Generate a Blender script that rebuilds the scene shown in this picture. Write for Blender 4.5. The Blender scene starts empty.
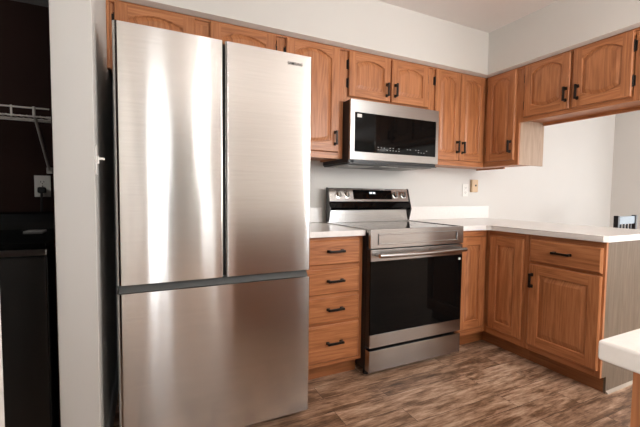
import bpy, bmesh, math, random
from mathutils import Vector, Matrix
random.seed(7)
C = bpy.context.scene.collection
S = bpy.context.scene
PI = math.pi

# ------------------------------------------------------------------ camera
cd = bpy.data.cameras.new('camera')
cam = bpy.data.objects.new('camera', cd); C.objects.link(cam)
cd.sensor_fit = 'HORIZONTAL'; cd.sensor_width = 36.0
cd.lens = 360.59 / 640 * 36.0
cd.clip_start = 0.02
yaw, pitch, roll = 0.4483, -0.0532, 0.0110
F = Vector((math.sin(yaw)*math.cos(pitch), math.cos(yaw)*math.cos(pitch), math.sin(pitch)))
R0 = Vector((math.cos(yaw), -math.sin(yaw), 0)); U0 = R0.cross(F)
Rv = math.cos(roll)*R0 + math.sin(roll)*U0
Uv = -math.sin(roll)*R0 + math.cos(roll)*U0
m = Matrix((Rv, Uv, -F)).transposed().to_4x4()
m.translation = Vector((-1.2073, -2.4806, 1.129))
cam.matrix_world = m
S.camera = cam

# ------------------------------------------------------------------ world, exposure, lights
S.view_settings.view_transform = 'Standard'
S.view_settings.look = 'None'
S.view_settings.gamma = 1.0
S.view_settings.use_curve_mapping = False
S.view_settings.exposure = 0.45
w = bpy.data.worlds.new('world'); S.world = w; w.use_nodes = True
nt = w.node_tree; bgn = nt.nodes['Background']
sky = nt.nodes.new('ShaderNodeTexSky'); sky.sky_type = 'HOSEK_WILKIE'
sky.sun_direction = (0.3, 0.5, 0.8); sky.turbidity = 3.0
nt.links.new(sky.outputs[0], bgn.inputs[0]); bgn.inputs[1].default_value = 1.2

def area(name, loc, direction, sx, sy, power, color, spread=PI):
    l = bpy.data.lights.new(name, 'AREA'); l.shape = 'RECTANGLE'
    l.size = sx; l.size_y = sy; l.energy = power; l.color = color; l.spread = spread
    o = bpy.data.objects.new(name, l); C.objects.link(o); o.location = loc
    o.rotation_euler = Vector(direction).to_track_quat('-Z', 'Z').to_euler()
    return o
YB = -6.0      # the wall behind the camera
XD = 4.0       # the dining room's far wall
# daylight in the openings behind the camera and in the dining room
area('daylight_sidelight', (-1.07, YB+0.06, 1.20), (0, 1, 0), 0.20, 2.1, 10, (0.93, 0.97, 1.0))
area('daylight_sidelight', (-0.16, YB+0.06, 1.20), (0, 1, 0), 0.16, 2.1, 2, (0.97, 0.98, 1.0))
area('daylight_patio', (2.52, YB+0.06, 1.25), (0, 1, 0), 1.2, 2.1, 84, (0.94, 0.97, 1.0))
area('daylight_dining', (XD-0.06, -1.7, 1.30), (-1, 0, 0), 1.3, 1.9, 13, (0.92, 0.96, 1.0))

# ------------------------------------------------------------------ helpers
def new_bm(): return bmesh.new()
def bx(bm, x0, x1, y0, y1, z0, z1, bev=0.0, mi=0, seg=2):
    if x0 > x1: x0, x1 = x1, x0
    if y0 > y1: y0, y1 = y1, y0
    if z0 > z1: z0, z1 = z1, z0
    t = bmesh.new()
    bmesh.ops.create_cube(t, size=1.0)
    for v in t.verts:
        v.co = Vector((x0+(v.co.x+.5)*(x1-x0), y0+(v.co.y+.5)*(y1-y0), z0+(v.co.z+.5)*(z1-z0)))
    if bev > 0:
        bmesh.ops.bevel(t, geom=t.edges[:], offset=min(bev, .45*min(x1-x0, y1-y0, z1-z0)), segments=seg, profile=.5, affect='EDGES')
    merge(bm, t, mi)
def merge(bm, t, mi=0, M=None):
    if M is not None: bmesh.ops.transform(t, matrix=M, verts=t.verts[:])
    mp = {v: bm.verts.new(v.co) for v in t.verts}
    for f in t.faces:
        try:
            g = bm.faces.new([mp[v] for v in f.verts]); g.material_index = mi
        except ValueError: pass
    t.free()
def cyl(bm, p0, p1, r0, r1=None, n=20, mi=0, caps=True):
    p0, p1 = Vector(p0), Vector(p1); r1 = r0 if r1 is None else r1
    d = (p1-p0).normalized(); a = d.orthogonal().normalized(); b = d.cross(a)
    L0 = [bm.verts.new(p0+r0*(math.cos(2*PI*i/n)*a+math.sin(2*PI*i/n)*b)) for i in range(n)]
    L1 = [bm.verts.new(p1+r1*(math.cos(2*PI*i/n)*a+math.sin(2*PI*i/n)*b)) for i in range(n)]
    for i in range(n):
        bm.faces.new((L0[i], L0[(i+1) % n], L1[(i+1) % n], L1[i])).material_index = mi
    if caps:
        bm.faces.new(L0[::-1]).material_index = mi; bm.faces.new(L1).material_index = mi
def lathe(bm, base, axis, prof, n=28, mi=0):
    """prof: (radius, height along axis)"""
    base = Vector(base); d = Vector(axis).normalized(); a = d.orthogonal().normalized(); b = d.cross(a)
    rings = []
    for r, h in prof:
        rings.append([bm.verts.new(base+d*h+max(r, 1e-5)*(math.cos(2*PI*i/n)*a+math.sin(2*PI*i/n)*b)) for i in range(n)])
    for A, B in zip(rings, rings[1:]):
        for i in range(n): bm.faces.new((A[i], A[(i+1) % n], B[(i+1) % n], B[i])).material_index = mi
    bm.faces.new(rings[0][::-1]).material_index = mi; bm.faces.new(rings[-1]).material_index = mi
def tube(bm, pts, r, n=10, mi=0):
    pts = [Vector(p) for p in pts]; rings = []
    up = None
    for i, p in enumerate(pts):
        d = (pts[min(i+1, len(pts)-1)]-pts[max(i-1, 0)]).normalized()
        if up is None: up = d.orthogonal().normalized()
        a = (up-d*up.dot(d)).normalized(); up = a; b = d.cross(a)
        rings.append([bm.verts.new(p+r*(math.cos(2*PI*k/n)*a+math.sin(2*PI*k/n)*b)) for k in range(n)])
    for A, B in zip(rings, rings[1:]):
        for k in range(n): bm.faces.new((A[k], A[(k+1) % n], B[(k+1) % n], B[k])).material_index = mi
    bm.faces.new(rings[0][::-1]).material_index = mi; bm.faces.new(rings[-1]).material_index = mi
def prism(bm, poly, axis, a0, a1, mi=0):
    """poly: 2-D points; axis 'x' -> points are (y,z); 'y' -> (x,z); 'z' -> (x,y)"""
    def P(p, a):
        return {'x': (a, p[0], p[1]), 'y': (p[0], a, p[1]), 'z': (p[0], p[1], a)}[axis]
    A = [bm.verts.new(P(p, a0)) for p in poly]; B = [bm.verts.new(P(p, a1)) for p in poly]
    n = len(poly)
    for i in range(n): bm.faces.new((A[i], A[(i+1) % n], B[(i+1) % n], B[i])).material_index = mi
    bm.faces.new(A[::-1]).material_index = mi; bm.faces.new(B).material_index = mi

def root_loc(p):
    v = Vector((0, 0, 0))
    while p is not None: v += p.location; p = p.parent
    return v
def obj(name, bm, mats, parent=None, origin=None, smooth=40, recalc=True):
    """all shapes are written in room coordinates; the mesh is stored relative to its thing"""
    if recalc: bmesh.ops.recalc_face_normals(bm, faces=bm.faces[:])
    me = bpy.data.meshes.new(name)
    off = root_loc(parent) if parent else Vector(origin or (0, 0, 0))
    bmesh.ops.translate(bm, vec=-off, verts=bm.verts[:])
    bm.to_mesh(me); bm.free()
    for mt in (mats if isinstance(mats, (list, tuple)) else [mats]): me.materials.append(mt)
    for p in me.polygons: p.use_smooth = True
    me.set_sharp_from_angle(angle=math.radians(smooth))
    o = bpy.data.objects.new(name, me); C.objects.link(o)
    wn_ = o.modifiers.new('weighted_normal', 'WEIGHTED_NORMAL'); wn_.keep_sharp = True; wn_.weight = 80
    if parent: o.parent = parent
    else: o.location = off
    return o
def tag(o, label, cat, group=None):
    o['label'] = label; o['category'] = cat
    if group: o['group'] = group
    return o
def thing(name, label, cat, loc, group=None):
    o = bpy.data.objects.new(name, None); C.objects.link(o); o.location = loc
    o.empty_display_size = .05
    return tag(o, label, cat, group)
def struct(name, bm, mats, parent=None, **k):
    o = obj(name, bm, mats, parent, **k)
    if not parent: o['kind'] = 'structure'
    return o

# ------------------------------------------------------------------ materials
def mat(name):
    m = bpy.data.materials.new(name); m.use_nodes = True
    return m, m.node_tree, m.node_tree.nodes['Principled BSDF']
def N(nt, t, **k):
    n = nt.nodes.new(t)
    for a, v in k.items(): setattr(n, a, v)
    return n
def ramp(nt, stops):
    r = N(nt, 'ShaderNodeValToRGB'); e = r.color_ramp.elements
    e[0].position, e[0].color = stops[0][0], (*stops[0][1], 1)
    e[1].position, e[1].color = stops[-1][0], (*stops[-1][1], 1)
    for p, c in stops[1:-1]:
        q = e.new(p); q.color = (*c, 1)
    return r
def plain(name, col, rough=.5, metal=0, var=.06, scale=8, bump=0, spec=.5, coat=0):
    m, nt, b = mat(name)
    tc = N(nt, 'ShaderNodeTexCoord'); no = N(nt, 'ShaderNodeTexNoise'); no.inputs['Scale'].default_value = scale
    no.inputs['Detail'].default_value = 4
    nt.links.new(tc.outputs['Object'], no.inputs['Vector'])
    r = ramp(nt, [(.3, tuple(c*(1-var) for c in col)), (.7, tuple(min(1, c*(1+var)) for c in col))])
    nt.links.new(no.outputs['Fac'], r.inputs['Fac']); nt.links.new(r.outputs['Color'], b.inputs['Base Color'])
    b.inputs['Roughness'].default_value = rough; b.inputs['Metallic'].default_value = metal
    b.inputs['Specular IOR Level'].default_value = spec; b.inputs['Coat Weight'].default_value = coat
    if bump:
        n2 = N(nt, 'ShaderNodeTexNoise'); n2.inputs['Scale'].default_value = 160
        bu = N(nt, 'ShaderNodeBump'); bu.inputs['Strength'].default_value = bump; bu.inputs['Distance'].default_value = .002
        nt.links.new(tc.outputs['Object'], n2.inputs['Vector']); nt.links.new(n2.outputs['Fac'], bu.inputs['Height'])
        nt.links.new(bu.outputs['Normal'], b.inputs['Normal'])
    return m
def wood(name, dark, mid, light, horizontal=False, rough=.38, grain=1.0):
    m, nt, b = mat(name); L = nt.links.new
    tc = N(nt, 'ShaderNodeTexCoord'); sp = N(nt, 'ShaderNodeSeparateXYZ'); L(tc.outputs['Object'], sp.inputs[0])
    oi = N(nt, 'ShaderNodeObjectInfo')
    ad = N(nt, 'ShaderNodeMath', operation='ADD'); L(sp.outputs['X'], ad.inputs[0]); L(sp.outputs['Y'], ad.inputs[1])
    u, v = (sp.outputs['Z'], ad.outputs[0]) if horizontal else (ad.outputs[0], sp.outputs['Z'])
    rz = N(nt, 'ShaderNodeMath', operation='MULTIPLY'); L(oi.outputs['Random'], rz.inputs[0]); rz.inputs[1].default_value = 13.0
    cb = N(nt, 'ShaderNodeCombineXYZ'); L(u, cb.inputs[0]); L(v, cb.inputs[1]); L(rz.outputs[0], cb.inputs[2])
    def noise(sx, sy, detail, rough_=.6):
        mp = N(nt, 'ShaderNodeMapping'); mp.inputs['Scale'].default_value = (sx, sy, 1)
        L(cb.outputs[0], mp.inputs['Vector'])
        n = N(nt, 'ShaderNodeTexNoise'); n.inputs['Scale'].default_value = 1; n.inputs['Detail'].default_value = detail
        n.inputs['Roughness'].default_value = rough_
        L(mp.outputs[0], n.inputs['Vector']); return n.outputs['Fac']
    broad = noise(6, .55, 2)
    # growth rings: contour lines of a stretched noise make the flame figure
    mu = N(nt, 'ShaderNodeMath', operation='MULTIPLY'); L(broad, mu.inputs[0]); mu.inputs[1].default_value = 85
    si = N(nt, 'ShaderNodeMath', operation='SINE'); L(mu.outputs[0], si.inputs[0])
    s2 = N(nt, 'ShaderNodeMath', operation='MULTIPLY_ADD'); L(si.outputs[0], s2.inputs[0]); s2.inputs[1].default_value = .06*grain; s2.inputs[2].default_value = .5
    fine = noise(150, 5, 3, .7); mid_n = noise(38, 1.3, 3)
    f1 = N(nt, 'ShaderNodeMath', operation='MULTIPLY_ADD'); L(fine, f1.inputs[0]); f1.inputs[1].default_value = .75*grain; L(s2.outputs[0], f1.inputs[2])
    f2 = N(nt, 'ShaderNodeMath', operation='MULTIPLY_ADD'); L(mid_n, f2.inputs[0]); f2.inputs[1].default_value = .45*grain; L(f1.outputs[0], f2.inputs[2])
    su = N(nt, 'ShaderNodeMath', operation='SUBTRACT'); L(f2.outputs[0], su.inputs[0]); su.inputs[1].default_value = .6*grain
    r = ramp(nt, [(.18, dark), (.5, mid), (.82, light)]); L(su.outputs[0], r.inputs['Fac'])
    L(r.outputs['Color'], b.inputs['Base Color'])
    b.inputs['Roughness'].default_value = rough
    bu = N(nt, 'ShaderNodeBump'); bu.inputs['Strength'].default_value = .12; bu.inputs['Distance'].default_value = .001
    L(su.outputs[0], bu.inputs['Height']); L(bu.outputs['Normal'], b.inputs['Normal'])
    return m
OD, OM, OL = (.20, .064, .022), (.435, .166, .063), (.60, .270, .120)
OAK = wood('oak_upright_grain', OD, OM, OL)
OAKH = wood('oak_level_grain', OD, OM, OL, horizontal=True)
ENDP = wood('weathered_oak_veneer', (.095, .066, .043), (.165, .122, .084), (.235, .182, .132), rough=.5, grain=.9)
PALE = wood('pale_oak_veneer', (.235, .150, .098), (.375, .262, .182), (.48, .36, .265), rough=.5, grain=.9)
OAKS = [OAK, OAKH]

def steel(name, col=(.50, .49, .475), rough=.27, aniso=.8, wave=0.0, rot=.25):
    m, nt, b = mat(name); L = nt.links.new
    tc = N(nt, 'ShaderNodeTexCoord')
    b.inputs['Metallic'].default_value = 1; b.inputs['Roughness'].default_value = rough
    b.inputs['Anisotropic'].default_value = aniso; b.inputs['Anisotropic Rotation'].default_value = rot
    tg = N(nt, 'ShaderNodeTangent'); tg.direction_type = 'RADIAL'; tg.axis = 'Z'
    L(tg.outputs[0], b.inputs['Tangent'])
    mp = N(nt, 'ShaderNodeMapping'); mp.inputs['Scale'].default_value = (6, 6, 420); L(tc.outputs['Object'], mp.inputs[0])
    n = N(nt, 'ShaderNodeTexNoise'); n.inputs['Scale'].default_value = 1; n.inputs['Detail'].default_value = 3; L(mp.outputs[0], n.inputs['Vector'])
    r = ramp(nt, [(.25, tuple(c*.93 for c in col)), (.75, tuple(min(1, c*1.06) for c in col))]); L(n.outputs['Fac'], r.inputs['Fac'])
    L(r.outputs['Color'], b.inputs['Base Color'])
    if wave:
        mp2 = N(nt, 'ShaderNodeMapping'); mp2.inputs['Scale'].default_value = (9, 0, 1.1); L(tc.outputs['Object'], mp2.inputs[0])
        n2 = N(nt, 'ShaderNodeTexNoise'); n2.inputs['Scale'].default_value = 1; n2.inputs['Detail'].default_value = 1; L(mp2.outputs[0], n2.inputs['Vector'])
        bu = N(nt, 'ShaderNodeBump'); bu.inputs['Strength'].default_value = wave; bu.inputs['Distance'].default_value = .006
        L(n2.outputs['Fac'], bu.inputs['Height']); L(bu.outputs['Normal'], b.inputs['Normal'])
    return m
STEEL_F = steel('fridge_brushed_steel', col=(.62, .615, .60), wave=.22, rough=.175, aniso=1.0)
STEEL = steel('brushed_steel', rough=.3)
STEEL_D = steel('dark_brushed_steel', col=(.30, .29, .28), rough=.35)
STEEL_R = steel('range_steel_shaded', col=(.42, .405, .39), rough=.26)  # steel colour darkened to stand in for the dark surroundings it would mirror
CHROME = plain('polished_steel', (.7, .69, .67), .15, 1, .02)

WALL = plain('wall_paint_cream', (.69, .672, .64), .75, var=.012, scale=2, bump=.04)
CEIL = plain('ceiling_paint', (.82, .775, .745), .85, var=.015, scale=3, bump=.12)
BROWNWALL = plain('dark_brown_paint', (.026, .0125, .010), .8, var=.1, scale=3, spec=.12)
WHITE = plain('white_satin_paint', (.78, .76, .73), .4, var=.01)
COUNTER = plain('white_laminate', (.87, .84, .81), .22, var=.02, scale=60)
PLASTIC_W = plain('white_plastic', (.80, .78, .74), .35, var=.01)
PLASTIC_T = plain('tan_plastic', (.62, .44, .27), .4, var=.03)
BLACK = plain('black_enamel', (.012, .012, .013), .3, var=.05)
GLOSS = plain('black_glass', (.003, .003, .003), .05, var=.02, spec=.13)
DARKGREY = plain('charcoal_coated_steel', (.035, .036, .036), .45, var=.05)
BRONZE = plain('oil_rubbed_bronze', (.018, .014, .012), .38, .6, var=.1)
BLACKM = plain('dark_appliance_paint', (.014, .013, .012), .4, var=.03)
GREYP = plain('grey_recess_plastic', (.11, .115, .115), .3, var=.03)
RUBBER = plain('black_rubber', (.015, .015, .015), .7)
TOE = wood('oak_toe_kick', (.16, .055, .018), (.30, .11, .038), (.40, .16, .06), horizontal=True)

def floor_mat():
    m, nt, b = mat('vinyl_plank_floor'); L = nt.links.new
    tc = N(nt, 'ShaderNodeTexCoord')
    br = N(nt, 'ShaderNodeTexBrick'); L(tc.outputs['Object'], br.inputs['Vector'])
    br.inputs['Scale'].default_value = 1; br.inputs['Brick Width'].default_value = .92; br.inputs['Row Height'].default_value = .125
    br.inputs['Mortar Size'].default_value = .0012; br.inputs['Mortar Smooth'].default_value = .2; br.inputs['Bias'].default_value = 0
    br.offset = .37; br.offset_frequency = 2
    br.inputs['Color1'].default_value = (0, 0, 0, 1); br.inputs['Color2'].default_value = (1, 1, 1, 1); br.inputs['Mortar'].default_value = (.5, .5, .5, 1)
    # one value per plank
    sp = N(nt, 'ShaderNodeSeparateColor'); L(br.outputs['Color'], sp.inputs[0])
    cb = N(nt, 'ShaderNodeCombineXYZ'); mu = N(nt, 'ShaderNodeMath', operation='MULTIPLY'); L(sp.outputs[0], mu.inputs[0]); mu.inputs[1].default_value = 37
    L(mu.outputs[0], cb.inputs[2])
    va = N(nt, 'ShaderNodeVectorMath', operation='ADD'); L(tc.outputs['Object'], va.inputs[0]); L(cb.outputs[0], va.inputs[1])
    def noise(sx, sy, d):
        mp = N(nt, 'ShaderNodeMapping'); mp.inputs['Scale'].default_value = (sx, sy, 1); L(va.outputs[0], mp.inputs[0])
        n = N(nt, 'ShaderNodeTexNoise'); n.inputs['Scale'].default_value = 1; n.inputs['Detail'].default_value = d; n.inputs['Roughness'].default_value = .70
        L(mp.outputs[0], n.inputs['Vector']); return n.outputs['Fac']
    a = noise(4.2, 20, 6); c = noise(9, 80, 4)
    s1 = N(nt, 'ShaderNodeMath', operation='MULTIPLY_ADD'); L(c, s1.inputs[0]); s1.inputs[1].default_value = .55; L(a, s1.inputs[2])
    s2 = N(nt, 'ShaderNodeMath', operation='MULTIPLY_ADD'); L(sp.outputs[0], s2.inputs[0]); s2.inputs[1].default_value = .13; L(s1.outputs[0], s2.inputs[2])
    s3 = N(nt, 'ShaderNodeMath', operation='SUBTRACT'); L(s2.outputs[0], s3.inputs[0]); s3.inputs[1].default_value = .34
    r = ramp(nt, [(.27, (.070, .036, .021)), (.42, (.215, .120, .070)), (.54, (.42, .262, .170)), (.70, (.66, .48, .35))])
    L(s3.outputs[0], r.inputs['Fac'])
    mx = N(nt, 'ShaderNodeMix', data_type='RGBA'); L(br.outputs['Fac'], mx.inputs['Factor'])
    L(r.outputs['Color'], mx.inputs['A']); mx.inputs['B'].default_value = (.03, .02, .014, 1)
    L(mx.outputs['Result'], b.inputs['Base Color'])
    rr = N(nt, 'ShaderNodeMapRange'); L(c, rr.inputs['Value']); rr.inputs['To Min'].default_value = .30; rr.inputs['To Max'].default_value = .52
    L(rr.outputs[0], b.inputs['Roughness'])
    bu = N(nt, 'ShaderNodeBump'); bu.inputs['Strength'].default_value = .15; bu.inputs['Distance'].default_value = .001
    L(s3.outputs[0], bu.inputs['Height']); L(bu.outputs['Normal'], b.inputs['Normal'])
    return m
FLOOR = floor_mat()
def glow(name, col, s):
    m, nt, b = mat(name); b.inputs['Base Color'].default_value = (*col, 1)
    b.inputs['Emission Color'].default_value = (*col, 1); b.inputs['Emission Strength'].default_value = s
    return m
LAMP = glow('lamp_diffuser', (1.0, .95, .88), 6.0)
DIGIT = glow('display_segments', (.8, .9, 1.0), 1.2)
def pane_mat():
    m, nt, b = mat('window_glass'); L = nt.links.new
    t = N(nt, 'ShaderNodeBsdfTransparent'); g = N(nt, 'ShaderNodeBsdfGlossy'); g.inputs['Roughness'].default_value = .02
    mx = N(nt, 'ShaderNodeMixShader'); fr = N(nt, 'ShaderNodeFresnel'); fr.inputs[0].default_value = 1.45
    L(fr.outputs[0], mx.inputs[0]); L(t.outputs[0], mx.inputs[1]); L(g.outputs[0], mx.inputs[2])
    L(mx.outputs[0], nt.nodes['Material Output'].inputs['Surface'])
    return m
PANE = pane_mat()

# ------------------------------------------------------------------ the setting
ZC = 2.446          # ceiling
ZS = 2.115          # underside of the soffits
XL = -1.38          # kitchen face of the left wall
b = new_bm(); bx(b, -3.2, XD+.12, YB-.12, .12, -.06, 0); struct('floor', b, FLOOR)
b = new_bm(); bx(b, -3.2, XD+.12, YB-.12, .12, ZC, ZC+.08); struct('ceiling', b, CEIL)
b = new_bm(); bx(b, XL, XD, 0, .12, 0, ZC); struct('wall_back', b, WALL)
def wall_with_holes(name, ax, c0, c1, u0, u1, holes, mt):
    """ax: the wall's normal axis; holes: (u0,u1,z0,z1) sorted"""
    b = new_bm()
    def add(a0, a1, z0, z1):
        if a1-a0 < 1e-4 or z1-z0 < 1e-4: return
        if ax == 'y': bx(b, a0, a1, c0, c1, z0, z1)
        else: bx(b, c0, c1, a0, a1, z0, z1)
    cur = u0
    for h0, h1, z0, z1 in holes:
        add(cur, h0, 0, ZC); add(h0, h1, 0, z0); add(h0, h1, z1, ZC); cur = h1
    add(cur, u1, 0, ZC)
    return struct(name, b, mt)
wall_with_holes('wall_front', 'y', YB-.12, YB, -3.2, XD, [(-1.19, -.95, .12, 2.2), (-.25, -.07, .12, 2.2), (1.86, 3.2, .08, 2.25)], WALL)
wall_with_holes('wall_right', 'x', XD, XD+.12, YB, .12, [(-2.4, -1.0, .30, 2.25)], WALL)
# the left wall: the stretch that ends beside the refrigerator, then (past the laundry doorway) the stretch behind
b = new_bm(); bx(b, XL-.127, XL, -.90, .12, 0, ZC, .004); struct('wall_left', b, WALL)
b = new_bm(); bx(b, XL-.17, XL-.036, YB, -1.76, 0, ZC, .003); struct('wall_left_rear', b, WALL)
b = new_bm(); bx(b, XL-.126, XL-.005, -1.76, -.90, 2.26, ZC); struct('wall_left_header', b, WALL)
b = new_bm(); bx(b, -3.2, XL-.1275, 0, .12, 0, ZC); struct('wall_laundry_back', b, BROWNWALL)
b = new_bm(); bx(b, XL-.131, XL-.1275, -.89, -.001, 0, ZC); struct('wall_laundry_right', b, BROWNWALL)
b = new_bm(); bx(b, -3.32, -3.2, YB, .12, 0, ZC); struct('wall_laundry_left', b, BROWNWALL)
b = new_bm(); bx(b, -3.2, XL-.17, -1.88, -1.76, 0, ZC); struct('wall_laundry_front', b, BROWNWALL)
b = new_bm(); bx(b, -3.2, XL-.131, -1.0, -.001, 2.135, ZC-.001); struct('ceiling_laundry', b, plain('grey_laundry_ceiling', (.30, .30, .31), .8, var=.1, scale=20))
# soffits above the wall cabinets
b = new_bm()
prism(b, [(XL, 0), (XL, -.372), (1.304, -.372), (1.304, -3.2), (1.70, -3.2), (1.70, 0)], 'z', ZS, ZC)
struct('wall_soffit', b, WALL)
b = new_bm(); prism(b, [(-.374, ZS+.002), (-.374, ZS-.001), (-.3315, 2.1045), (-.3315, ZS+.002)], 'x', XL+.001, 1.3395)
struct('trim_1', b, WHITE)
b = new_bm(); prism(b, [(1.302, ZS+.002), (1.302, ZS-.001), (1.3405, 2.1045), (1.3405, ZS+.002)], 'y', -3.2, -.332)
struct('trim_2', b, WHITE)
# baseboards
b = new_bm(); prism(b, [(XL, 0), (XL+.014, 0), (XL+.014, .075), (XL+.006, .092), (XL, .095)], 'y', -.895, -.02)
for f in b.faces: pass
struct('baseboard_left', b, WHITE)
b = new_bm(); prism(b, [(-.014, 0), (0, 0), (0, .095), (-.006, .092), (-.014, .075)], 'x', 1.72, XD); struct('baseboard_back', b, WHITE)
b = new_bm(); prism(b, [(XD-.014, 0), (XD, 0), (XD, .095), (XD-.006, .092), (XD-.014, .075)], 'y', YB, -.015); struct('baseboard_right', b, WHITE)
# windows behind the camera and in the dining room
def window(n, ax, c, u0, u1, z0, z1, mull):
    b = new_bm(); f = .045
    def add(a0, a1, q0, q1, d0=-.04, d1=.01):
        if ax == 'y': bx(b, a0, a1, c+d0, c+d1, q0, q1, .003)
        else: bx(b, c-d1, c-d0, a0, a1, q0, q1, .003)
    add(u0, u0+f, z0, z1); add(u1-f, u1, z0, z1); add(u0+f, u1-f, z0, z0+f); add(u0+f, u1-f, z1-f, z1)
    for k in range(1, mull+1):
        uu = u0+(u1-u0)*k/(mull+1); add(uu-.025, uu+.025, z0+f, z1-f)
    o = struct('window_%d' % n, b, WHITE)
    g = new_bm()
    if ax == 'y': bx(g, u0+f-.005, u1-f+.005, c-.03, c-.026, z0+f, z1-f)
    else: bx(g, c+.026, c+.03, u0+f-.005, u1-f+.005, z0+f, z1-f)
    obj('pane', g, PANE, o)
window(1, 'y', YB, -1.19, -.95, .12, 2.2, 0)
window(2, 'y', YB, -.25, -.07, .12, 2.2, 0)
window(3, 'y', YB, 1.86, 3.2, .08, 2.25, 1)
window(4, 'x', XD, -2.4, -1.0, .30, 2.25, 1)
b = new_bm(); bx(b, -.93, -.27, YB, YB+.035, .01, 2.15, .004); bx(b, -.86, -.34, YB+.03, YB+.042, .2, .95, .004); bx(b, -.86, -.34, YB+.03, YB+.042, 1.1, 2.0, .004)
d1 = struct('door_1', b, plain('grey_painted_door', (.26, .26, .25), .45, var=.02))
b = new_bm(); lathe(b, (-.33, YB+.035, 1.0), (0, 1, 0), [(.03, 0), (.03, .008), (.012, .012), (.012, .04), (.028, .05), (.028, .07), (.015, .08)]); obj('door_knob', b, BRONZE, d1)

# ------------------------------------------------------------------ cabinet pieces
# a face is described in its own frame: u across, z up, d outwards; 'y' faces look to -y (u = x), 'x' faces look to -x (u = -y, seen left to right)
class Face:
    def __init__(s, ax, c): s.ax, s.c = ax, c
    def P(s, u, d, z):
        return (u, s.c-d, z) if s.ax == 'y' else (s.c-d, -u, z)
    def box(s, bm, u0, u1, d0, d1, z0, z1, bev=0, mi=0):
        a, c = s.P(u0, d0, z0), s.P(u1, d1, z1)
        bx(bm, a[0], c[0], a[1], c[1], a[2], c[2], bev, mi)
def quad(bm, pts, mi=0):
    f = bm.faces.new([bm.verts.new(p) for p in pts]); f.material_index = mi
def door_bm(fc, u0, u1, z0, z1, stile=.056, rise=.0, drop=.0, th=.02, slab=False, top=None):
    bw = .026 if rise else .036
    bm = new_bm(); P = fc.P; ch = .008 if slab else .005
    n = 18
    O = [(u0, z0), (u1, z0), (u1, z1), (u0, z1)]
    I = [(u0+ch, z0+ch), (u1-ch, z0+ch), (u1-ch, z1-ch), (u0+ch, z1-ch)]
    for k in range(4):
        a, c = O[k], O[(k+1) % 4]; ia, ic = I[k], I[(k+1) % 4]
        mi = 1 if k in (0, 2) else 0
        quad(bm, [P(a[0], .001, a[1]), P(c[0], .001, c[1]), P(c[0], th-ch, c[1]), P(a[0], th-ch, a[1])], mi)
        quad(bm, [P(a[0], th-ch, a[1]), P(c[0], th-ch, c[1]), P(ic[0], th, ic[1]), P(ia[0], th, ia[1])], mi)
    quad(bm, [P(u, .001, z) for u, z in O[::-1]])
    if slab:
        quad(bm, [P(u, th, z) for u, z in I], 1)
        return bm
    ua, ub = u0+stile, u1-stile; za, zb = z0+stile+drop, z1-(stile if top is None else top)-rise
    def loop(k):
        l, r = ua+k, ub-k
        pts = []
        for i in range(n+1):      # bottom edge, left to right
            t = i/n*2-1; pts.append((l+(r-l)*i/n, za+k-drop*(1-t*t)))
        for i in range(n+1):      # top edge, right to left
            t = 1-i/n*2; pts.append((r+(l-r)*i/n, zb-k+rise*(1-t*t)))
        return pts
    L0 = loop(0)
    # stiles run the full height, rails lie between them
    quad(bm, [P(u0+ch, th, z0+ch), P(ua, th, z0+ch), P(ua, th, z1-ch), P(u0+ch, th, z1-ch)], 0)
    quad(bm, [P(ub, th, z0+ch), P(u1-ch, th, z0+ch), P(u1-ch, th, z1-ch), P(ub, th, z1-ch)], 0)
    for i in range(n):
        a, c = L0[i], L0[i+1]
        quad(bm, [P(a[0], th, z0+ch), P(c[0], th, z0+ch), P(c[0], th, c[1]), P(a[0], th, a[1])], 1)
        a, c = L0[n+1+i], L0[n+2+i]
        quad(bm, [P(a[0], th, z1-ch), P(c[0], th, z1-ch), P(c[0], th, c[1]), P(a[0], th, a[1])], 1)
    prev, pd = L0, th
    for k, dd in ((.004, th-.003), (.005, th-.009), (.010, th-.009), (bw, th-.0015), (bw+.003, th-.0012)):
        cur = loop(k); m_ = len(cur)
        for i in range(m_):
            a, c, e, f = prev[i], prev[(i+1) % m_], cur[(i+1) % m_], cur[i]
            q = [P(a[0], pd, a[1]), P(c[0], pd, c[1]), P(e[0], dd, e[1]), P(f[0], dd, f[1])]
            quad(bm, q, 0)
        prev, pd = cur, dd
    bm.faces.new([bm.verts.new(P(u, pd, z)) for u, z in prev]).material_index = 0
    bmesh.ops.remove_doubles(bm, verts=bm.verts[:], dist=1e-5)
    return bm
def pull_bm(fc, u, z, d, vertical=True, L=.098):
    bm = new_bm(); h = L/2
    if vertical:
        fc.box(bm, u-.007, u+.007, d+.022, d+.034, z-h+.004, z+h-.004, .003)
        for s in (-1, 1):
            zc = z+s*(h-.011)
            fc.box(bm, u-.0075, u+.0075, d, d+.030, zc-.007, zc+.007, .003); fc.box(bm, u-.0085, u+.0085, d, d+.006, zc-.011, zc+.011, .003)
            fc.box(bm, u-.0075, u+.0075, d+.022, d+.035, zc-.008, zc+.010, .004)
    else:
        fc.box(bm, u-h+.004, u+h-.004, d+.022, d+.034, z-.007, z+.007, .003)
        for s in (-1, 1):
            uc = u+s*(h-.011)
            fc.box(bm, uc-.007, uc+.007, d, d+.030, z-.0075, z+.0075, .003); fc.box(bm, uc-.011, uc+.011, d, d+.006, z-.0085, z+.0085, .003)
            fc.box(bm, uc-.009, uc+.009, d+.022, d+.035, z-.0075, z+.0075, .004)
    return bm
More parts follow.
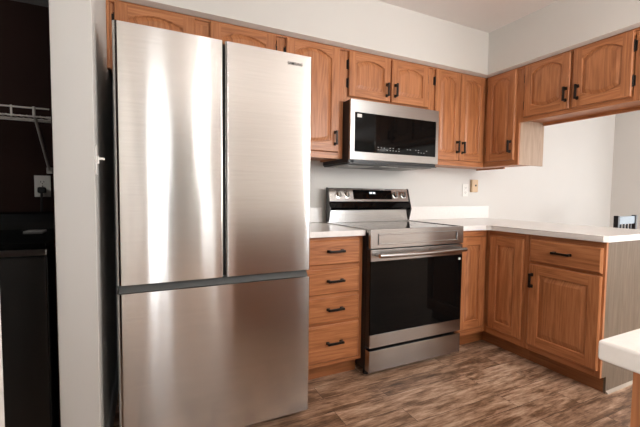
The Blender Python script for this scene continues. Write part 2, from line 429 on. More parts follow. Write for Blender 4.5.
def hinge_bm(fc, u, z, side):
    bm = new_bm()      # side: -1 when the door lies to the right of the hinge
    fc.box(bm, u+side*.001, u+side*.013, 0, .004, z-.030, z+.030, .001)
    a, c = fc.P(u+side*.002, .009, z-.027), fc.P(u+side*.002, .009, z+.027)
    cyl(bm, a, c, .0052, n=12)
    for q in (-.031, .031):
        cyl(bm, fc.P(u+side*.002, .009, z+q-.004), fc.P(u+side*.002, .009, z+q+.004), .0035, n=10)
    return bm
def cab_door(root, fc, u0, u1, z0, z1, rise=0, drop=0, stile=.056, pull=None, hinge=None, name='door', top=None):
    dr = obj(name, door_bm(fc, u0, u1, z0, z1, stile, rise, drop, top=top), OAKS, root, smooth=25, recalc=False)
    if pull: obj('handle', pull_bm(fc, pull[0], pull[1], .02), BRONZE, dr)
    if hinge:
        u = u0 if hinge < 0 else u1
        for z in (z0+.09, z1-.09): obj('hinge', hinge_bm(fc, u, z, hinge), BRONZE, dr)
    return dr
def drawer(root, fc, u0, u1, z0, z1, uc=None):
    dr = obj('drawer', door_bm(fc, u0, u1, z0, z1, slab=True), OAKS, root, smooth=25, recalc=False)
    obj('handle', pull_bm(fc, (u0+u1)/2 if uc is None else uc, (z0+z1)/2+.008, .02, False, .112), BRONZE, dr)
def frame_bm(fc, u0, u1, z0, z1, bars_u=(), bars_z=(), st=.032, top=.035, bot=.035, d=.0):
    """face frame: stiles and rails, 18 mm thick, its front at d"""
    bm = new_bm()
    fc.box(bm, u0, u0+st, d-.018, d, z0, z1, .001); fc.box(bm, u1-st, u1, d-.018, d, z0, z1, .001)
    fc.box(bm, u0+st, u1-st, d-.018, d, z1-top, z1, 0, 1); fc.box(bm, u0+st, u1-st, d-.018, d, z0, z0+bot, 0, 1)
    for a, c in bars_u: fc.box(bm, a, c, d-.018, d, z0+bot, z1-top)
    for a, c in bars_z: fc.box(bm, u0+st, u1-st, d-.018, d, a, c, 0, 1)
    return bm
ZT = 2.1035       # top of the wall cabinets
FB = Face('y', -.317)    # wall cabinets on the back wall
FR = Face('x', 1.355)    # wall cabinets over the peninsula
def trim(root, fc, u0, u1):
    bm = new_bm()
    fc.box(bm, u0, u1, 0, .013, ZT-.013, ZT, .003, 1)
    obj('top_trim', bm, OAKS, root)
def back_cab(label, x0, x1, z0, loc_x=None):
    t = thing('wall_cabinet', label, 'cabinet', ((x0+x1)/2, -.16, z0), 'oak wall cabinets')
    bm = new_bm(); bx(bm, x0, x1, -.299, -.002, z0+.012, ZT); 
    bx(bm, x0, x0+.016, -.299, -.002, z0, z0+.012); bx(bm, x1-.016, x1, -.299, -.002, z0, z0+.012)
    obj('carcass', bm, OAKS, t)
    return t
g = .001
# above the refrigerator
t = back_cab('low oak wall cabinet above the refrigerator with two arched doors, mostly hidden behind it', -1.366, -.442, 1.757)
obj('face_frame', frame_bm(FB, -1.366, -.442, 1.757, ZT, [(-.965, -.862)]), OAKS, t); trim(t, FB, -1.366, -.442)
cab_door(t, FB, -1.343, -.956, 1.793, 2.095, .034, .0, stile=.060, top=.038, hinge=-1)
cab_door(t, FB, -.873, -.486, 1.793, 2.095, .034, .0, stile=.060, top=.038, hinge=1)
b = new_bm(); bx(b, XL+.0005, -1.3665, -.33, -.295, 1.757, ZT, .003); obj('scribe_strip', b, OAK, t)
# between refrigerator and microwave
t = back_cab('tall oak wall cabinet with one arched door between refrigerator and microwave', -.441, -.003, 1.371)
obj('face_frame', frame_bm(FB, -.441, -.003, 1.371, ZT, bot=.045), OAKS, t); trim(t, FB, -.441, -.003)
cab_door(t, FB, -.418, -.042, 1.412, 2.095, .046, .02, pull=(-.072, 1.503), hinge=-1, top=.028)
# above the microwave
t = back_cab('short oak wall cabinet with two arched doors directly above the microwave', -.002, .764, 1.758)
obj('face_frame', frame_bm(FB, -.002, .764, 1.758, ZT, [(.36, .395)]), OAKS, t); trim(t, FB, -.002, .764)
cab_door(t, FB, .031, .372, 1.793, 2.095, .032, .008, top=.044, stile=.052, pull=(.338, 1.870), hinge=-1)
cab_door(t, FB, .384, .722, 1.793, 2.095, .032, .008, top=.044, stile=.052, pull=(.412, 1.876), hinge=1)
# corner pair on the back wall
t = back_cab('oak corner wall cabinet with two tall arched doors right of the microwave', .766, 1.652, 1.371)
obj('face_frame', frame_bm(FB, .766, 1.354, 1.371, ZT, bot=.042), OAKS, t); trim(t, FB, .766, 1.341)
cab_door(t, FB, .796, 1.054, 1.410, 2.095, .040, .018, stile=.05, top=.034, pull=(1.026, 1.516), hinge=-1)
cab_door(t, FB, 1.061, 1.322, 1.410, 2.095, .040, .018, stile=.05, top=.034, pull=(1.086, 1.513), hinge=1)
# return towards the camera: tall single door with a pale end panel
t = thing('wall_cabinet', 'oak corner wall cabinet with a single tall door and a pale end panel', 'cabinet', (1.5, -.475, 1.371), 'oak wall cabinets')
bm = new_bm(); bx(bm, 1.373, 1.652, -.622, -.319, 1.383, ZT); obj('carcass', bm, OAKS, t)
obj('face_frame', frame_bm(FR, .318, .633, 1.371, ZT, bot=.042), OAKS, t); trim(t, FR, .330, .633)
cab_door(t, FR, .350, .603, 1.412, 2.098, .040, .018, stile=.05, top=.034, pull=(.577, 1.515), hinge=-1)
bm = new_bm(); bx(bm, 1.3735, 1.655, -.633, -.6225, 1.371, ZT, .001); obj('end_panel', bm, PALE, t)
# over the peninsula
def hung(label, u0, u1, doors, loc):
    t = thing('wall_cabinet', label, 'cabinet', loc, 'oak wall cabinets')
    z0 = 1.690
    bm = new_bm(); bx(bm, 1.373, 1.637, -u1, -u0, z0+.022, ZT)
    obj('carcass', bm, OAKS, t)
    obj('face_frame', frame_bm(FR, u0, u1, z0, ZT, [doors[0]] if doors else [], bot=.032), OAKS, t); trim(t, FR, u0, u1)
    bm = new_bm(); bx(bm, 1.6372, 1.655, -u1, -u0, z0, ZT, .001, 1); obj('back_panel', bm, OAKS, t)
    return t
t = hung('short oak cabinet hung over the peninsula with two wide arched doors', .6335, 1.378, [(.980, 1.029)], (1.5, -1.0, 1.69))
cab_door(t, FR, .674, .995, 1.720, 2.097, .042, .028, top=.030, pull=(.975, 1.816), hinge=-1, stile=.053)
cab_door(t, FR, 1.014, 1.340, 1.718, 2.097, .042, .028, top=.030, pull=(1.050, 1.813), hinge=1, stile=.053)
t = hung('oak hanging cabinet cut off by the right edge of the picture', 1.379, 2.12, [(1.725, 1.773)], (1.5, -1.75, 1.69))
cab_door(t, FR, 1.416, 1.740, 1.718, 2.097, .042, .028, top=.030, pull=(1.705, 1.813), hinge=-1, stile=.053)
cab_door(t, FR, 1.759, 2.083, 1.718, 2.097, .042, .028, top=.030, pull=(1.795, 1.813), hinge=1, stile=.053)

# ---- base cabinets
FBB = Face('y', -.593); FBR = Face('x', 1.097)
ZB = .879
t = thing('base_cabinet', 'oak base cabinet with four drawers between refrigerator and range', 'cabinet', (-.22, -.3, 0), 'oak base cabinets')
bm = new_bm(); bx(bm, -.440, -.004, -.575, -.003, .10, ZB); obj('carcass', bm, OAKS, t)
obj('face_frame', frame_bm(FBB, -.440, -.004, .10, ZB, bars_z=[(.34, .38), (.505, .545), (.675, .72)], bot=.03), OAKS, t)
bm = new_bm(); bx(bm, -.440, -.004, -.530, -.05, 0, .0995, .001); obj('toe_kick', bm, TOE, t)
for z0, z1 in ((.713, .862), (.537, .686), (.368, .515), (.127, .350)): drawer(t, FBB, -.412, -.032, z0, z1, -.205)
t = thing('base_cabinet', 'oak corner base cabinet with two plain square-panel doors right of the range', 'cabinet', (1.2, -.45, 0), 'oak base cabinets')
bm = new_bm(); prism(bm, [(.775, -.003), (.775, -.575), (1.115, -.575), (1.115, -.915), (1.655, -.915), (1.655, -.003)], 'z', .10, ZB); obj('carcass', bm, OAKS, t)
obj('face_frame', frame_bm(FBB, .775, 1.096, .10, ZB, bot=.045, top=.045, st=.026), OAKS, t)
obj('face_frame', frame_bm(FBR, .594, .9155, .10, ZB, bot=.045, top=.045, st=.022), OAKS, t)
bm = new_bm(); prism(bm, [(.775, -.06), (.775, -.530), (1.162, -.530), (1.162, -.915), (1.60, -.915), (1.60, -.06)], 'z', 0, .0995); obj('toe_kick', bm, TOE, t)
cab_door(t, FBB, .803, 1.066, .150, .832, stile=.06)
cab_door(t, FBR, .632, .896, .152, .838, stile=.06)
t = thing('base_cabinet', 'oak peninsula end cabinet with one drawer over one door and a pale end panel', 'cabinet', (1.37, -1.15, 0), 'oak base cabinets')
bm = new_bm(); bx(bm, 1.115, 1.655, -1.364, -.9155, .10, ZB); obj('carcass', bm, OAKS, t)
obj('face_frame', frame_bm(FBR, .916, 1.376, .10, ZB, bars_z=[(.67, .712)], st=.03, bot=.045), OAKS, t)
bm = new_bm(); bx(bm, 1.162, 1.60, -1.362, -.9155, 0, .0995); obj('toe_kick', bm, TOE, t)
drawer(t, FBR, .942, 1.364, .700, .846, 1.150)
cab_door(t, FBR, .945, 1.364, .143, .684, stile=.062, pull=(.968, .578))
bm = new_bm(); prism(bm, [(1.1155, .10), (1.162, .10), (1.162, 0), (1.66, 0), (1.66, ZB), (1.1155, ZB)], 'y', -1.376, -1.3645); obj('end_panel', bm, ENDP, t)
bm = new_bm(); prism(bm, [(-1.388, 0), (-1.3762, 0), (-1.3762, .014), (-1.381, .012), (-1.387, .005)], 'x', 1.164, 1.66); obj('shoe_moulding', bm, plain('beige_moulding', (.42, .35, .28), .5), t)
# ---- worktops
t = thing('countertop', 'short white laminate countertop over the drawers left of the range', 'countertop', (-.22, -.3, .88), 'white countertops')
bm = new_bm(); bx(bm, -.446, -.004, -.628, -.003, .88, .915, .004); obj('worktop', bm, COUNTER, t)
bm = new_bm(); bx(bm, -.446, -.004, -.022, -.001, .9155, 1.030, .003); obj('backsplash', bm, COUNTER, t)
t = thing('countertop', 'L-shaped white laminate countertop from the range out along the peninsula', 'countertop', (1.4, -.5, .88), 'white countertops')
bm = new_bm(); prism(bm, [(.768, -.003), (.768, -.628), (1.04, -.628), (1.066, -.654), (1.066, -1.372), (1.086, -1.392), (1.80, -1.392), (1.80, -.003)], 'z', .88, .915)
bmesh.ops.bevel(bm, geom=[e for e in bm.edges if abs(e.verts[0].co.z-e.verts[1].co.z) < 1e-6], offset=.004, segments=2, affect='EDGES')
obj('worktop', bm, COUNTER, t)
bm = new_bm(); bx(bm, .768, 1.805, -.022, -.001, .9155, 1.033, .003); obj('backsplash', bm, COUNTER, t)
# ---- the counter beside the camera
t = thing('island_cabinet', 'oak cabinet under the near white worktop at the lower right', 'cabinet', (.1, -2.5, 0))
bm = new_bm(); bx(bm, -.572, .95, -2.80, -2.217, .10, .8885, .002); obj('carcass', bm, OAKS, t)
bm = new_bm(); bx(bm, -.575, .90, -2.74, -2.235, 0, .0995); obj('toe_kick', bm, TOE, t)
t = thing('countertop', 'thick white worktop corner jutting in at the lower right', 'countertop', (.2, -2.5, .88), 'white countertops')
bm = new_bm(); bx(bm, -.609, .98, -2.83, -2.188, .889, .9195, .005, seg=3); obj('worktop', bm, COUNTER, t)

# ------------------------------------------------------------------ refrigerator
t = thing('refrigerator', 'stainless steel french-door refrigerator with bottom freezer drawer', 'refrigerator', (-.902, -.45, 0))
FX0, FX1, FY = -1.319, -.484, -.873
bm = new_bm(); bx(bm, FX0+.006, FX1-.006, -.785, -.04, .035, 1.755, .006); obj('body', bm, DARKGREY, t)
def rounded_front(x0, x1, yf, yb, r0, r1, bulge=.0008, n=10):
    """plan outline of a door: flat sides, rounded vertical front corners, faint belly"""
    pts = [(x0, yb)]
    for i in range(n+1):
        a = PI+ (PI/2)*i/n
        pts.append((x0+r0+r0*math.cos(a), yf+r0+r0*math.sin(a)))
    k = 16
    for i in range(1, k):
        u = i/k; pts.append((x0+r0+(x1-x0-r0-r1)*u, yf-bulge*(1-(2*u-1)**2)))
    for i in range(n+1):
        a = 1.5*PI+(PI/2)*i/n
        pts.append((x1-r1+r1*math.cos(a), yf+r1+r1*math.sin(a)))
    pts.append((x1, yb))
    return pts
def fdoor(name, x0, x1, z0, z1, r0, r1):
    bm = new_bm(); prism(bm, rounded_front(x0, x1, FY+.004, -.789, r0, r1), 'z', z0, z1)
    e = [e for e in bm.edges if abs(e.verts[0].co.z-e.verts[1].co.z) < 1e-6 and max(e.verts[0].co.y, e.verts[1].co.y) < -.80]
    bmesh.ops.bevel(bm, geom=e, offset=.004, segments=2, affect='EDGES')
    return obj(name, bm, STEEL_F, t, smooth=30)
fdoor('left_door', FX0, -.9025, .757, 1.784, .018, .010)
rd = fdoor('right_door', -.894, FX1, .757, 1.784, .012, .008)
fdoor('freezer_drawer', FX0, FX1, .045, .722, .018, .008)
bm = new_bm(); prism(bm, [(-.80, .724), (-.862, .724), (-.835, .755), (-.80, .755)], 'x', FX0+.008, FX1-.008); obj('handle_recess', bm, GREYP, t)
bm = new_bm(); bx(bm, -.9022, -.8943, -.84, -.787, .76, 1.78); obj('door_gasket', bm, RUBBER, t)
bm = new_bm(); bx(bm, FX0+.02, FX1-.02, -.80, -.60, .004, .034, .002); obj('base_grille', bm, BLACK, t)
for x in (FX0+.06, FX1-.06):
    bm = new_bm(); bx(bm, x-.035, x+.035, -.80, -.70, 1.756, 1.782, .006); obj('hinge_cover', bm, DARKGREY, t)
def lettering(text, size, M, mt, parent, name):
    cu = bpy.data.curves.new(name, 'FONT'); cu.body = text; cu.size = size; cu.align_x = 'CENTER'; cu.align_y = 'CENTER'; cu.extrude = .0004; cu.offset = .0001; cu.space_character = 1.12
    tmp = bpy.data.objects.new('tmp', cu); C.objects.link(tmp)
    bpy.context.view_layer.update()
    me = bpy.data.meshes.new_from_object(tmp.evaluated_get(bpy.context.evaluated_depsgraph_get()))
    bpy.data.objects.remove(tmp)
    me.transform(M); me.transform(Matrix.Translation(-root_loc(parent))); me.materials.clear(); me.materials.append(mt); me.name = name
    o = bpy.data.objects.new(name, me); C.objects.link(o); o.parent = parent
    return o
FRONT = Matrix(((1, 0, 0, 0), (0, 0, -1, 0), (0, 1, 0, 0), (0, 0, 0, 1)))   # text standing upright, facing -y
lo = lettering('SAMSUNG', .0185, Matrix.Translation((-.570, FY-.0006, 1.738)) @ FRONT @ Matrix.Diagonal((.80, 1, 1, 1)), plain('dark_badge', (.07, .07, .07), .4), rd, 'wordmark')
lo['label'] = 'small dark SAMSUNG lettering'

# ------------------------------------------------------------------ range
t = thing('range', 'stainless steel electric range with black glass oven door', 'stove', (.38, -.33, 0))
RF = -.677
bm = new_bm(); bx(bm, .002, .760, -.625, -.012, .035, .905, .003); obj('body', bm, BLACK, t)
bm = new_bm(); bx(bm, .003, .759, -.652, -.060, .906, .917, .003); obj('cooktop_glass', bm, plain('ceramic_cooktop', (.02, .02, .02), .05, var=.02, spec=.8), t)
ct = bm = new_bm()
# steel rim around the glass and the front panel with its long shallow recess
bx(bm, 0, .762, RF+.001, -.6525, .803, .921, .003)
o = obj('front_panel', bm, STEEL_R, t)
bm = new_bm()
bx(bm, .055, .705, RF-.006, RF+.001, .885, .893, .002); bx(bm, .055, .705, RF-.006, RF+.001, .826, .833, .002)
bx(bm, .055, .064, RF-.006, RF+.001, .833, .885, .002); bx(bm, .696, .705, RF-.006, RF+.001, .833, .885, .002)
obj('panel_recess', bm, STEEL_R, o)
bm = new_bm(); bx(bm, 0, .0028, -.652, -.10, .900, .921, .001); obj('cooktop_trim', bm, STEEL_R, t)
bm = new_bm(); bx(bm, .7592, .762, -.652, -.10, .900, .921, .001); obj('cooktop_trim', bm, STEEL_R, t)
RING = plain('burner_ring_print', (.16, .16, .16), .25)
for cx, cy, r in ((.20, -.50, .115), (.56, -.50, .095), (.20, -.25, .08), (.56, -.25, .11), (.38, -.2, .06)):
    bm = new_bm(); n = 48
    for i in range(n):
        a0, a1 = 2*PI*i/n, 2*PI*(i+1)/n
        quad(bm, [(cx+q*math.cos(a), cy+q*math.sin(a), .9174) for q, a in ((r, a0), (r, a1), (r-.003, a1), (r-.003, a0))])
    obj('burner_ring', bm, RING, t)
# oven door
bm = new_bm(); bx(bm, .004, .758, -.668, -.627, .190, .797, .003); dr = obj('oven_door', bm, BLACK, t)
bm = new_bm(); bx(bm, .004, .758, RF, -.6685, .725, .797, .003); obj('door_top_band', bm, STEEL_R, dr)
bm = new_bm(); bx(bm, .004, .758, RF+.002, -.6685, .2725, .7245, .001); obj('door_glass', bm, GLOSS, dr)
bm = new_bm(); bx(bm, .004, .758, RF, -.6685, .190, .272, .003); obj('door_bottom_band', bm, STEEL_R, dr)
bm = new_bm()
pts = [(.03+.702*i/16, -.728-.012*math.sin(PI*i/16), .768) for i in range(17)]
tube(bm, pts, .0145, 14)
hd = obj('handle', bm, STEEL_R, dr)
for x in (.045, .717):
    bm = new_bm(); bx(bm, x-.013, x+.013, -.730, RF-.0005, .757, .779, .005); obj('handle_bracket', bm, STEEL_R, hd)
bm = new_bm(); bx(bm, .722, .738, RF-.001, RF+.002, .690, .705, .001); obj('white_patch', bm, PLASTIC_W, dr)
bm = new_bm(); bx(bm, .004, .758, RF, -.627, .037, .172, .003); obj('storage_drawer', bm, STEEL_R, t)
for x in (.03, .732):
    for y in (-.60, -.06):
        bm = new_bm(); cyl(bm, (x, y, 0), (x, y, .036), .018); obj('foot', bm, RUBBER, t)
# back guard: lower panel, glossy black lip, tilted control panel
bm = new_bm(); bx(bm, .004, .758, -.100, -.067, .9175, 1.012, .002); bg = obj('back_guard', bm, STEEL_R, t)
bm = new_bm(); prism(bm, [(-.066, 1.0125), (-.118, 1.0125), (-.128, 1.03), (-.118, 1.068), (-.09, 1.072), (-.066, 1.072)], 'x', .004, .758); obj('vent_lip', bm, GLOSS, t)
prof = [(-.066, 1.0725), (-.105, 1.0725), (-.108, 1.078), (-.082, 1.172), (-.075, 1.178), (-.066, 1.178)]
bm = new_bm(); prism(bm, prof, 'x', .012, .750); cp = obj('control_panel', bm, STEEL_R, t)
for x0, x1 in ((.003, .0115), (.7505, .759)):
    bm = new_bm(); prism(bm, [(-.066, .925), (-.106, .925), (-.132, 1.02), (-.112, 1.078), (-.085, 1.176), (-.078, 1.181), (-.066, 1.181)], 'x', x0, x1); obj('end_cap', bm, BLACK, t)
nrm = Vector((0, -(1.172-1.078), -.026)).normalized(); nrm = Vector((0, -.9638, .2666)); upv = Vector((0, .2666, .9638))
def on_panel(x, z): return Vector((x, -.108+(z-1.078)*.026/.094, z))
def panel_plate(x0, x1, z0, z1, th):
    bm = new_bm(); A = [on_panel(x0, z0), on_panel(x1, z0), on_panel(x1, z1), on_panel(x0, z1)]
    lo_ = [bm.verts.new(p+nrm*.0002) for p in A]; hi = [bm.verts.new(p+nrm*th) for p in A]
    bm.faces.new(hi); bm.faces.new(lo_[::-1])
    for i in range(4): bm.faces.new((lo_[i], lo_[(i+1) % 4], hi[(i+1) % 4], hi[i]))
    return bm
ds = obj('display', panel_plate(.222, .583, 1.094, 1.166, .0025), GLOSS, cp)
for x0 in (.372, .385, .402, .415):
    obj('display_digit', panel_plate(x0, x0+.008, 1.137, 1.149, .0032), DIGIT, ds)
for x in (.096, .168, .618, .700):
    bm = new_bm(); lathe(bm, on_panel(x, 1.128), nrm, [(.027, 0), (.027, .004), (.0225, .005), (.0215, .024), (.019, .027)], 28)
    k = obj('knob', bm, CHROME, cp)
    bm = new_bm(); p = on_panel(x, 1.128)+nrm*.027
    t_ = bmesh.new(); bmesh.ops.create_cube(t_, size=1)
    M = Matrix((Vector((1, 0, 0)), upv, nrm)).transposed().to_4x4(); M.translation = p+nrm*.0042
    merge(bm, t_, 0, M @ Matrix.Diagonal((.008, .036, .008, 1))); obj('knob_grip', bm, STEEL_D, k)

# ------------------------------------------------------------------ microwave
t = thing('microwave', 'stainless steel over-the-range microwave with black window', 'microwave', (.38, -.2, 1.337))
MF = -.415
bm = new_bm(); bx(bm, .003, .758, -.392, -.004, 1.345, 1.755, .003); obj('body', bm, BLACK, t)
bm = new_bm(); bx(bm, 0, .760, MF, -.3925, 1.362, 1.756, .004); dr = obj('door', bm, STEEL, t)
bm = new_bm(); bx(bm, .034, .731, MF-.002, MF+.001, 1.414, 1.673, .001); wn = obj('window', bm, GLOSS, dr)
bm = new_bm(); bx(bm, .050, .085, MF-.0026, MF-.0021, 1.640, 1.662); obj('white_patch', bm, PLASTIC_W, dr)  # small white rectangle near the window's upper left
MARK = plain('grey_key_print', (.22, .22, .22), .4)
for i in range(18):
    x = .215+.025*i
    if i in (8, 12): continue
    for z in (1.434, 1.450):
        if random.random() < .45:
            bm = new_bm(); bx(bm, x, x+.011, MF-.0026, MF-.0021, z, z+.005); obj('key_mark', bm, MARK, wn)
bm = new_bm(); bx(bm, .004, .756, -.405, -.36, 1.337, 1.3445, .001); bx(bm, .03, .38, -.411, -.4055, 1.345, 1.361); obj('vent_strip', bm, BLACK, t)
bm = new_bm(); bx(bm, .012, .75, -.36, -.006, 1.334, 1.3445, .002); un = obj('underside', bm, plain('grey_enamel', (.05, .05, .05), .4), t)
for x0, x1 in ((.05, .27), (.49, .71)):
    bm = new_bm(); bx(bm, x0, x1, -.30, -.08, 1.331, 1.3335, .001)
    for k in range(10):
        bx(bm, x0+.012+k*.02, x0+.018+k*.02, -.295, -.085, 1.3295, 1.331)
    obj('grease_filter', bm, STEEL, un)
bm = new_bm(); bx(bm, .31, .45, -.345, -.30, 1.3305, 1.3335, .001); obj('lamp_cover', bm, PLASTIC_W, un)

# ------------------------------------------------------------------ wall fittings
def plate_on_back(name, label, cat, x, z, w_, h_, outlet=True, wy=0.0):
    t = thing(name, label, cat, (x, wy, z), 'electrical outlets')
    bm = new_bm(); bx(bm, x-w_/2, x+w_/2, wy-.006, wy-.0005, z-h_/2, z+h_/2, .002); p = obj('face_plate', bm, PLASTIC_W, t)
    for s in (-1, 1):
        bm = new_bm(); prism(bm, [(x+.017*math.cos(a)*1.0, z+s*.021+max(-.0135, min(.0135, .017*math.sin(a)))) for a in [2*PI*i/24 for i in range(24)]], 'y', wy-.008, wy-.0062); so = obj('socket', bm, PLASTIC_W, t)
        bm = new_bm()
        for dx in (-.007, .007): bx(bm, x+dx-.0012, x+dx+.0012, wy-.0085, wy-.0081, z+s*.021-.001, z+s*.021+.008)
        cyl(bm, (x, wy-.0085, z+s*.021-.007), (x, wy-.0081, z+s*.021-.007), .0026, n=10); obj('slots', bm, BLACK, so)
    bm = new_bm(); cyl(bm, (x, wy-.0075, z), (x, wy-.006, z), .003, n=10); obj('screw', bm, CHROME, t)
    return t
plate_on_back('wall_outlet', 'white electrical outlet on the cream wall above the backsplash', 'outlet', 1.500, 1.182, .072, .115)
t = thing('door_chime', 'small tan wall box with a dark button beside the outlet', 'wall box', (1.60, 0, 1.22))
bm = new_bm(); bx(bm, 1.562, 1.640, -.030, -.0005, 1.165, 1.283, .006, seg=3); obj('housing', bm, PLASTIC_T, t)
bm = new_bm(); cyl(bm, (1.605, -.034, 1.228), (1.605, -.0302, 1.228), .009); obj('button', bm, BLACK, t)
t = thing('light_switch', 'white toggle light switch on the wall side facing the refrigerator', 'switch', (XL, -.868, 1.25))
bm = new_bm(); bx(bm, XL+.0005, XL+.006, -.897, -.839, 1.192, 1.306, .002); obj('face_plate', bm, PLASTIC_W, t)
bm = new_bm(); bx(bm, XL+.0065, XL+.012, -.876, -.860, 1.236, 1.264, .001); bx(bm, XL+.010, XL+.030, -.873, -.863, 1.250, 1.260, .003); obj('toggle', bm, PLASTIC_W, t)
t = thing('smoke_detector', 'round beige smoke detector on the ceiling at the top edge', 'smoke detector', (.90, -.86, ZC))
bm = new_bm(); lathe(bm, (.90, -.86, ZC-.0005), (0, 0, -1), [(.062, 0), (.062, .012), (.055, .026), (.04, .032), (.0, .033)], 32); obj('housing', bm, plain('beige_plastic', (.50, .42, .34), .5), t)
bm = new_bm(); cyl(bm, (.90, -.86, ZC-.0335), (.90, -.86, ZC-.037), .012); obj('test_button', bm, PLASTIC_W, t)

# ------------------------------------------------------------------ laundry room
t = thing('washing_machine', 'black laundry machine with silver front trim, standing in the dark doorway', 'washing machine', (-1.90, -.4, 0))
WX0, WX1, WY = -2.245, -1.562, -.755
bm = new_bm(); bx(bm, WX0, WX1, WY+.012, -.03, .03, .905, .008); obj('body', bm, BLACKM, t)
bm = new_bm(); bx(bm, WX0+.004, WX1-.004, WY, WY+.0115, .05, .872, .006); obj('front_panel', bm, BLACKM, t)
bm = new_bm(); bx(bm, WX0, WX1, WY-.004, WY+.0115, .880, .903, .004); obj('trim_strip', bm, STEEL, t)
bm = new_bm(); bx(bm, WX0, WX1, WY, -.03, .906, .930, .006); obj('top_lid', bm, GLOSS, t)
bm = new_bm(); prism(bm, [(-.03, .9305), (-.15, .9305), (-.11, 1.005), (-.08, 1.018), (-.03, 1.018)], 'x', WX0, WX1); obj('console', bm, GLOSS, t)
for x in (WX0+.06, WX1-.06):
    for y in (WY+.07, -.09):
        bm = new_bm(); cyl(bm, (x, y, 0), (x, y, .031), .022); obj('foot', bm, RUBBER, t)
bm = new_bm(); bx(bm, -1.74, -1.665, -.33, -.24, .9307, .936, .001); tag(obj('lint_card', bm, plain('pale_grey_card', (.30, .29, .28), .6), None, (-1.70, -.285, .9307)), 'small pale grey card lying on the black laundry machine', 'card')
ol = plate_on_back('wall_outlet', 'off-white outlet with a black plug on the dark laundry wall', 'outlet', -1.727, 1.157, .074, .118)
t = thing('power_cord', 'black power plug and cord in the laundry outlet', 'plug', (-1.727, -.02, 1.13))
bm = new_bm(); bx(bm, -1.745, -1.709, -.040, -.009, 1.118, 1.152, .008); obj('plug', bm, RUBBER, t)
bm = new_bm(); tube(bm, [(-1.727, -.03, 1.12), (-1.727, -.032, 1.08), (-1.73, -.024, 1.03), (-1.733, -.0145, .96), (-1.735, -.0145, .80)], .006); obj('cord', bm, RUBBER, t)
t = thing('wire_shelf', 'white wire shelf on a diagonal brace above the laundry machine', 'shelf', (-2.2, -.15, 1.5))
WIRE = plain('white_coated_wire', (.62, .58, .54), .4, var=.02)
sx0, sx1 = -2.9, -1.63
for y, z in ((-.30, 1.527), (-.30, 1.487), (-.006, 1.511), (-.15, 1.497)):
    bm = new_bm(); tube(bm, [(sx0, y, z), (sx1, y, z)], .004, 8); obj('rail', bm, WIRE, t)
x = sx1-.012
while x > -2.3:
    bm = new_bm(); tube(bm, [(x, -.006, 1.5165), (x, -.296, 1.4925)], .0012, 6); obj('cross_wire', bm, WIRE, t); x -= .026
for x in (-1.775,):
    bm = new_bm(); bx(bm, x-.004, x+.004, -.307, -.303, 1.480, 1.533, .001); obj('rail_clip', bm, WIRE, t)
bm = new_bm(); tube(bm, [(-1.69, -.29, 1.490), (-1.693, -.01, 1.245)], .006, 10); br = obj('brace', bm, WIRE, t)
bm = new_bm(); bx(bm, -1.706, -1.680, -.014, -.0005, 1.228, 1.262, .003); obj('wall_clip', bm, WIRE, br)
bm = new_bm(); bx(bm, -1.695, -1.685, -.308, -.29, 1.488, 1.534, .002); obj('hook', bm, WIRE, br)
bm = new_bm(); bx(bm, -1.640, -1.5112, -.296, -.284, 1.480, 1.494, .003); bx(bm, -1.535, -1.5112, -.31, -.27, 1.476, 1.500, .003); obj('end_bracket', bm, WIRE, t)

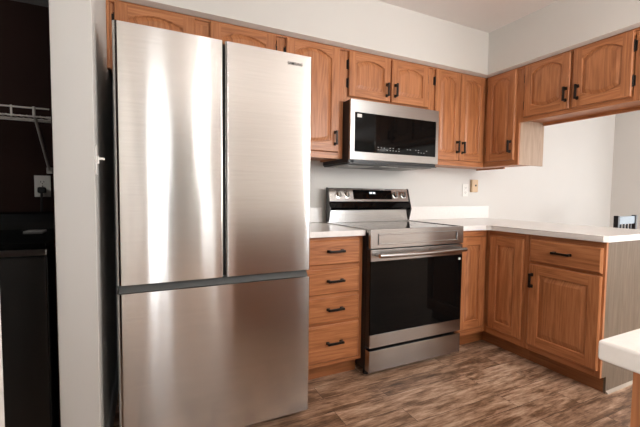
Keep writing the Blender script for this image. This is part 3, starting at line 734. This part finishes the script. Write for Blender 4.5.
# ------------------------------------------------------------------ dining chair beyond the peninsula
CH = Vector((2.8, -.7, 0)); ca = math.radians(5)
t = thing('dining_chair', 'black dining chair with a window reflection painted on its top rail beyond the peninsula', 'chair', CH)
def cl(x, y, z): return (CH.x+x*math.cos(ca)-y*math.sin(ca), CH.y+x*math.sin(ca)+y*math.cos(ca), z)
def lbox(x0, x1, y0, y1, z0, z1, bev=.004):
    b2 = new_bm(); bx(b2, x0, x1, y0, y1, z0, z1, bev)
    bmesh.ops.transform(b2, matrix=Matrix.Translation(CH) @ Matrix.Rotation(ca, 4, 'Z'), verts=b2.verts[:]); return b2
CB = plain('black_lacquer', (.012, .012, .013), .3); CW = plain('rail_painted_reflection', (.24, .30, .35), .25, var=.03)  # pale rail colour stands in for window light reflected by black lacquer
for s in (-1, 1):
    bm = new_bm(); bmesh.ops.create_cube(bm, size=1); bm.free()
    b2 = lbox(s*.19-.02, s*.19+.02, -.018, .018, 0, .965); obj('back_post', b2, CB, t)
    b2 = lbox(s*.19-.02, s*.19+.02, -.42, -.38, 0, .44); obj('leg', b2, CB, t)
    b2 = lbox(s*.19-.012, s*.19+.012, -.38, -.018, .18, .21); obj('side_stretcher', b2, CB, t)
obj('seat', lbox(-.215, .215, -.44, -.0185, .44, .475, .01), CB, t)
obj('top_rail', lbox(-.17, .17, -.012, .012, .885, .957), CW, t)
obj('lower_rail', lbox(-.17, .17, -.010, .010, .56, .60), CB, t)
for i in range(4):
    x = -.105+.07*i; obj('spindle', lbox(x-.011, x+.011, -.007, .007,   .60, .8855, .003), CB, t)

# ------------------------------------------------------------------ unseen globe lamps added as fill light (above and behind the view)
def fill_globe(label, x, y, power, r=.15, z=2.05, ZC=ZC):
    t = thing('added_fill_lamp', label, 'lamp', (x, y, ZC), 'added globe fill lamps')
    bm = new_bm(); lathe(bm, (x, y, ZC-.0005), (0, 0, -1), [(.065, 0), (.065, .012), (.03, .028), (.008, .03)], 32); obj('canopy', bm, BRONZE, t)
    bm = new_bm(); cyl(bm, (x, y, ZC-.028), (x, y, z+r+.03), .006, n=12); obj('rod', bm, BRONZE, t)
    bm = new_bm(); lathe(bm, (x, y, z+r-.012), (0, 0, 1), [(.05, 0), (.05, .03), (.02, .045)], 24); obj('cap', bm, BRONZE, t)
    bm = new_bm(); bmesh.ops.create_uvsphere(bm, u_segments=24, v_segments=14, radius=r); bmesh.ops.translate(bm, vec=(x, y, z), verts=bm.verts[:])
    obj('globe', bm, glow('globe_glass', (1.0, .97, .925), power/(4*PI*PI*r*r)), t)
fill_globe('unseen globe lamp added for fill light above the near counter', .68, -3.0, 48, .18, 1.70)
fill_globe('unseen globe lamp added for fill light behind the camera', 1.6, -4.6, 20, .16)
fill_globe('small unseen globe lamp added to light the laundry room', -2.45, -1.0, 9, .08, 1.85, 2.134)  # invented lamp that brightens the laundry outlet, shelf and machine
fill_globe('small unseen globe lamp added for fill light behind the camera near the left wall', -.60, -3.6, 16, .09, 2.08)
fill_globe('unseen globe lamp added for fill light over the dining side', 2.6, -3.7, 8)
